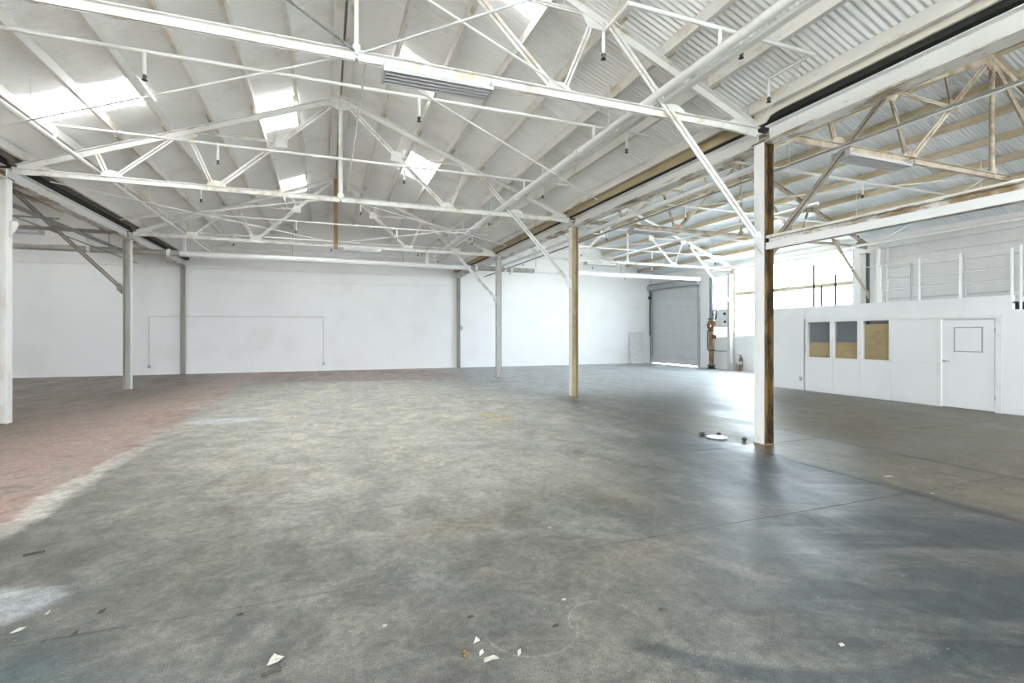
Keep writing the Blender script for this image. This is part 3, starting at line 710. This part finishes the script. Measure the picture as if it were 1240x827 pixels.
for n, (a, b, z0, z1), zc, lab in ((3, holes[0], 1.52, 'office window with plywood over its lower third, farthest from the door'), (4, holes[1], 1.53, 'middle office window, dark glass above plywood'), (5, holes[2], 2.04, 'office window almost fully covered by plywood')):
    w = struct('window_%d' % n, lab)
    obj('pane', BOX(XO+.06, XO+.066, a, b, z0, z1), M['dark_glass'], w)
    obj('plywood_sheet', BOX(XO+.075, XO+.09, a, b, z0, zc), M['plywood'], w)
dr = struct('door_2', 'white flush office door with small boarded window')
obj('door_leaf', BOX(XO+.0, XO+.045, 6.645, 7.675, .015, 2.10), M['office'], dr)
for a, b, z0, z1 in ((6.86, 7.42, 1.905, 1.93), (6.86, 7.42, 1.34, 1.365), (6.86, 6.885, 1.365, 1.905), (7.395, 7.42, 1.365, 1.905)): obj('window_frame', BOX(XO-.010, XO, a, b, z0, z1), M['steel'], dr)
obj('window_board', BOX(XO-.005, XO, 6.885, 7.395, 1.365, 1.905), M['office'], dr)
hd = obj('handle', PIPE(.011, (XO-.06, 7.60, 1.12), (XO-.06, 7.48, 1.12), n=8), M['steel_plate'], dr, smooth=True)
obj('handle_rose', PIPE(.028, (XO, 7.60, 1.12), (XO-.06, 7.60, 1.12)), M['steel_plate'], hd, smooth=True)
for z in (.32, 1.85): obj('hinge', BOX(XO-.012, XO, 6.632, 6.65, z-.05, z+.05), M['steel_plate'], dr)
t = thing('wall_outlet', 'small grey outlet on the plain board left of the office windows', 'outlet', (XO-.012, 11.5, .36))
obj('cover', BOX(-.012, 0, -.05, .05, -.07, .07), M['steel_plate'], t); obj('socket', BOX(-.016, -.012, -.02, .02, -.03, .03), M['steel'], t)

# guard rails on the office roof
XG = XO+.14
gr = thing('guard_rail', 'white pipe guard rail along the office roof edge', 'railing', (XG, 0, OT))
for y, h, m, r in ((9.19, 1.0, 'pipe', .022), (8.43, .98, 'steel', .022), (8.24, 1.08, 'pipe', .02), (7.36, 1.08, 'pipe', .028), (7.27, 1.08, 'steel', .018), (6.41, 1.05, 'pipe', .03)):
    obj('post', PIPE(r, (0, y, -.01), (0, y, h)), M[m], gr, smooth=True)
for h, a, b in ((1.02, 6.41, 12.6), (.62, 6.41, 9.19), (.34, 6.41, 9.19)): obj('rail', PIPE(.014, (0, a, h), (0, b, h), n=8), M['pipe'], gr, smooth=True)
for y, h, lab in ((11.24, 1.32, 'tallest dark pipe stub standing on the office roof against the window'), (10.99, .63, 'shortest dark pipe stub standing on the office roof'), (10.54, .93, 'middle dark pipe stub standing on the office roof')):
    pipe_thing('pipe_stub', lab, 'pipe', .03, [(XG+.09, y, OT-.012), (XG+.09, y, OT+h)], 'black', 'pipe stubs on the office roof', 8)
sr = thing('stair_rail', 'white stair railing at the lower end of the office roof', 'railing', (XG, 0, 2.29))
for y in (6.26, 6.05, 5.3): obj('post', PIPE(.024, (0, y, 0), (0, y, 1.42 if y > 6.2 else 1.0)), M['pipe'], sr, smooth=True)
for h in (1.0, .62, .3): obj('rail', PIPE(.016, (0, 6.26, h), (0, 3.0, h), n=8), M['pipe'], sr, smooth=True)

# ------------------------------------------------------------------ sprinkler riser with valve
rx, ry = XW-.38, 20.23
t = thing('sprinkler_riser', 'rusty brown vertical sprinkler riser with valve handwheel before a bright window', 'pipe', (rx, ry, 0))
obj('base_flange', lathe(BM(), [(.2, 0), (.2, .06), (.13, .10), (.2, .16), (.2, .2), (.12, .22)], (0, 0, 0)), M['black'], t, smooth=True)
obj('lower_pipe', PIPE(.115, (0, 0, .2), (0, 0, .95), n=16), M['riser_rust'], t, smooth=True)
obj('middle_pipe', PIPE(.125, (0, 0, .95), (0, 0, 1.95), n=16), M['riser_rust'], t, smooth=True)
for z in (.95, 1.95, 2.55): obj('pipe_flange', PIPE(.17, (0, 0, z-.035), (0, 0, z+.035), n=16), M['black'], t, smooth=True)
vb = obj('valve_body', lathe(BM(), [(.12, 1.98), (.2, 2.08), (.235, 2.22), (.2, 2.36), (.12, 2.50)], (0, 0, 0)), M['brass'], t, smooth=True)
obj('valve_bonnet', PIPE(.1, (-.05, -.05, 2.22), (-.3, -.12, 2.22)), M['brass'], vb, smooth=True)
obj('upper_pipe', PIPE(.095, (0, 0, 2.55), (0, 0, 4.68), n=16), M['riser_dark'], t, smooth=True)
hb = BM(); n = 18; hc = Vector((-.08, -.33, 2.78))
for i in range(n):
    a0, a1 = 2*math.pi*i/n, 2*math.pi*(i+1)/n
    prof(hb, circ(.028, 8), hc+Vector((.27*math.cos(a0)*.85, .27*math.cos(a0)*.5, .27*math.sin(a0))), hc+Vector((.27*math.cos(a1)*.85, .27*math.cos(a1)*.5, .27*math.sin(a1))))
hw_ = obj('handwheel', hb, M['black'], t, smooth=True)
for i in range(4):
    a0 = math.pi*i/2+.4; obj('spoke', PIPE(.018, hc, hc+Vector((.27*math.cos(a0)*.85, .27*math.cos(a0)*.5, .27*math.sin(a0))), n=6), M['black'], hw_)
obj('stem', PIPE(.03, (0, 0, 2.78), hc, n=8), M['black'], t)
obj('side_pipe', PIPE(.03, (-.2, .05, 1.0), (-.2, .05, 1.95), n=8), M['black'], t)
obj('drain_valve', BOX(-.12, .02, -.34, -.18, 1.55, 1.75), M['black'], t)
t = thing('alarm_board', 'pale grey alarm panel on the wall behind the riser handwheel', 'panel', (XW-.02, 19.85, 0))
obj('board', BOX(-.03, 0, -.38, .52, 2.1, 3.05), M['plate'], t); obj('gauge', PIPE(.07, (-.03, -.2, 2.8), (-.09, -.2, 2.8)), M['black'], t); obj('gauge', PIPE(.06, (-.03, -.22, 2.4), (-.08, -.22, 2.4)), M['black'], t)
pipe_thing('wall_conduit', 'grey conduit bent around the wall below the narrow window', 'conduit', .03, [(XW-.22, 20.12, .92), (XW-.06, 19.4, .92), (XW-.06, 19.4, 1.9)], 'steel_plate', n=8)
# fire extinguisher and small carton on the floor
t = thing('fire_extinguisher', 'brown fire extinguisher with white label standing below the wide window', 'fire extinguisher', (XW-.26, 18.44, 0))
bd = obj('cylinder', lathe(BM(), [(.085, 0), (.095, .02), (.095, .56), (.075, .62), (.03, .66)], (0, 0, 0)), M['brass'], t, smooth=True)
obj('label_band', lathe(BM(), [(.097, .32), (.097, .48)], (0, 0, 0)), M['paper'], bd, smooth=True)
obj('valve', PIPE(.025, (0, 0, .66), (0, 0, .74), n=8), M['black'], t); obj('lever', BOX(-.02, .02, -.02, .1, .74, .77), M['black'], t); obj('hose', PIPE(.014, (0, -.02, .70), (0, -.12, .62), (0, -.13, .2), n=8), M['black'], t)
t = thing('carton', 'small open white and brown carton beside the fire extinguisher', 'box', (XW-.28, 18.9, 0))
for a in ((-.12, .12, -.16, -.15, 0, .34), (-.12, .12, .15, .16, 0, .34), (-.12, -.11, -.15, .15, 0, .34), (.11, .12, -.15, .15, 0, .34)): obj('side', BOX(*a), M['paper'], t)
obj('bottom', BOX(-.11, .11, -.15, .15, 0, .008), M['brass'], t)
# leaning panel
o = obj('leaning_panel', BOX(-.5, .5, -.012, .012, 0, 1.9), M['panel'], None, (17.7, YB-.30, .004)); o.rotation_euler.x = -math.asin(.26/1.9)
tag(o, 'scuffed translucent panel leaning on the end wall beside the roller door', 'panel')

# ------------------------------------------------------------------ litter on the floor
def scrap(name, label, cat, x, y, sx, sy, sz, mat, seed, sub=2, jag=.35):
    rnd = random.Random(seed); bm = BM(); bmesh.ops.create_icosphere(bm, subdivisions=sub, radius=1)
    for v in bm.verts:
        f = 1+rnd.uniform(-jag, jag); v.co = Vector((v.co.x*sx*f, v.co.y*sy*f, max(v.co.z, -.75)*sz*(1+rnd.uniform(-jag, jag)*.5)))
    mz = min(v.co.z for v in bm.verts)
    for v in bm.verts: v.co.z -= mz
    o = obj(name, bm, M[mat], None, (x, y, 0)); return tag(o, label, cat)
def flake(label, x, y, pts, mat, cat='scrap', h=.012, curl=.02, name='paper_scrap'):
    bm = BM(); n = len(pts)
    A = [bm.verts.new((p[0], p[1], .001+curl*abs(math.sin(i*2.3)))) for i, p in enumerate(pts)]; B = [bm.verts.new((p[0], p[1], .001+h*.3+curl*abs(math.sin(i*2.3)))) for i, p in enumerate(pts)]
    ca = bm.verts.new((0, 0, 0)); cb = bm.verts.new((0, 0, h))
    for i in range(n):
        j = (i+1) % n; bm.faces.new((A[i], A[j], B[j], B[i])); bm.faces.new((A[j], A[i], ca)); bm.faces.new((B[i], B[j], cb))
    o = obj(name, bm, M[mat], None, (x, y, 0)); return tag(o, label, cat)
flake('torn white paper scrap beside a dark stick on the floor', -.26, 2.93, [(-.03, -.02), (.02, -.03), (.045, -.01), (.03, .005), (.05, .02), (.015, .025), (.0, .045), (-.02, .02)], 'paper')
tag(obj('stick', PIPE(.007, (-.31, 2.83, .007), (-.22, 2.85, .007), n=6), M['twig']), 'short dark stick lying in front of the torn paper scrap', 'stick')
flake('cream paper scrap with ragged edge, largest of the front group', .83, 2.545, [(-.04, -.012), (-.02, -.022), (.01, -.018), (.04, -.02), (.042, .0), (.02, .012), (-.005, .006), (-.03, .014)], 'paper', curl=.012)
scrap('nut_husk', 'round brown husk lying beside the cream paper scrap', 'husk', .71, 2.62, .02, .02, .02, 'nut', 3, 3, .12)
flake('small white triangular scrap behind the brown husk', .80, 2.72, [(-.018, -.012), (.02, -.014), (.006, .022)], 'paper', curl=.016)
flake('tiny white scrap near the cream paper scrap', .795, 2.60, [(-.012, -.006), (.012, -.008), (.01, .01), (-.008, .008)], 'paper')
flake('small white scrap right of the front paper group', .99, 2.53, [(-.012, -.016), (.008, -.012), (.014, .014), (-.006, .012)], 'paper')
tag(obj('stick', PIPE(.008, (-2.24, 5.03, .008), (-2.12, 5.07, .008), n=6), M['twig']), 'thin brown stick lying alone on the left grey floor', 'stick')
flake('white scrap in the teal stained corner on the left', -1.70, 3.77, [(-.03, -.015), (.02, -.02), (.03, .01), (-.01, .02)], 'paper', curl=.01)
flake('tiny white scrap above the left corner stain', -1.63, 3.93, [(-.012, -.01), (.012, -.012), (.01, .012)], 'paper')
flake('small yellowish scrap right of the left corner stain', -1.32, 3.84, [(-.02, -.012), (.015, -.016), (.022, .008), (-.012, .014)], 'twig', curl=.015)
flake('pale brown crumb below the yellowish scrap', -1.37, 3.62, [(-.016, -.012), (.015, -.014), (.012, .012)], 'nut')
for i, (x, y, lab) in enumerate(((.84, 2.97, 'curled dark leaf bit on the open front floor'), (1.29, 2.70, 'small dark curl on the floor right of the paper group'), (-.5, 3.5, 'dark crumb on the left front floor'), (2.0, 2.62, 'black crumb on the blue-grey floor at the front right'))):
    scrap('dark_crumb', lab, 'crumb', x, y, .022, .010, .007, 'twig', 20+i, 1, .4)
for i, (x, y, lab) in enumerate(((1.47, 2.95, 'white paint chip in the middle of the front floor'), (.33, 3.06, 'white paint chip left of the paper group'), (2.72, 1.97, 'white paint chip at the lower right floor'), (6.25, 3.5, 'white paint chip on the brown side bay slab'), (1.9, 4.1, 'white paint chip beyond the front floor stain'), (-.1, 4.6, 'pale chip on the sandy floor, left of centre'))):
    flake(lab, x, y, [(-.016, -.008), (.012, -.012), (.016, .008), (-.008, .012)], 'paper', 'chip', .006, .004, 'paint_chip')
flake('flat white strip lying on the brown slab right of the nearest column', 6.49, 4.11, [(-.06, -.02), (.05, -.03), (.06, .012), (-.05, .025)], 'paper', curl=.004)
t = tag(obj('round_lid', lathe(BM(), [(.13, .0), (.165, .012), (.17, .02), (.15, .022), (.02, .016)], (0, 0, 0), 24), M['plate'], None, (6.2, 6.66, 0), True), 'white round lid lying on the floor left of the nearest column', 'lid')
scrap('dark_clod', 'dark clod on the floor left of the white lid', 'clod', 6.13, 6.93, .06, .04, .03, 'twig', 41, 2, .3)
scrap('dark_clod', 'dark clod just behind the white lid', 'clod', 6.41, 6.85, .05, .035, .025, 'twig', 42, 2, .3)
scrap('dark_clod', 'dark clod against the foot of the nearest column', 'clod', 6.44, 6.30, .04, .04, .035, 'twig', 43, 2, .3)
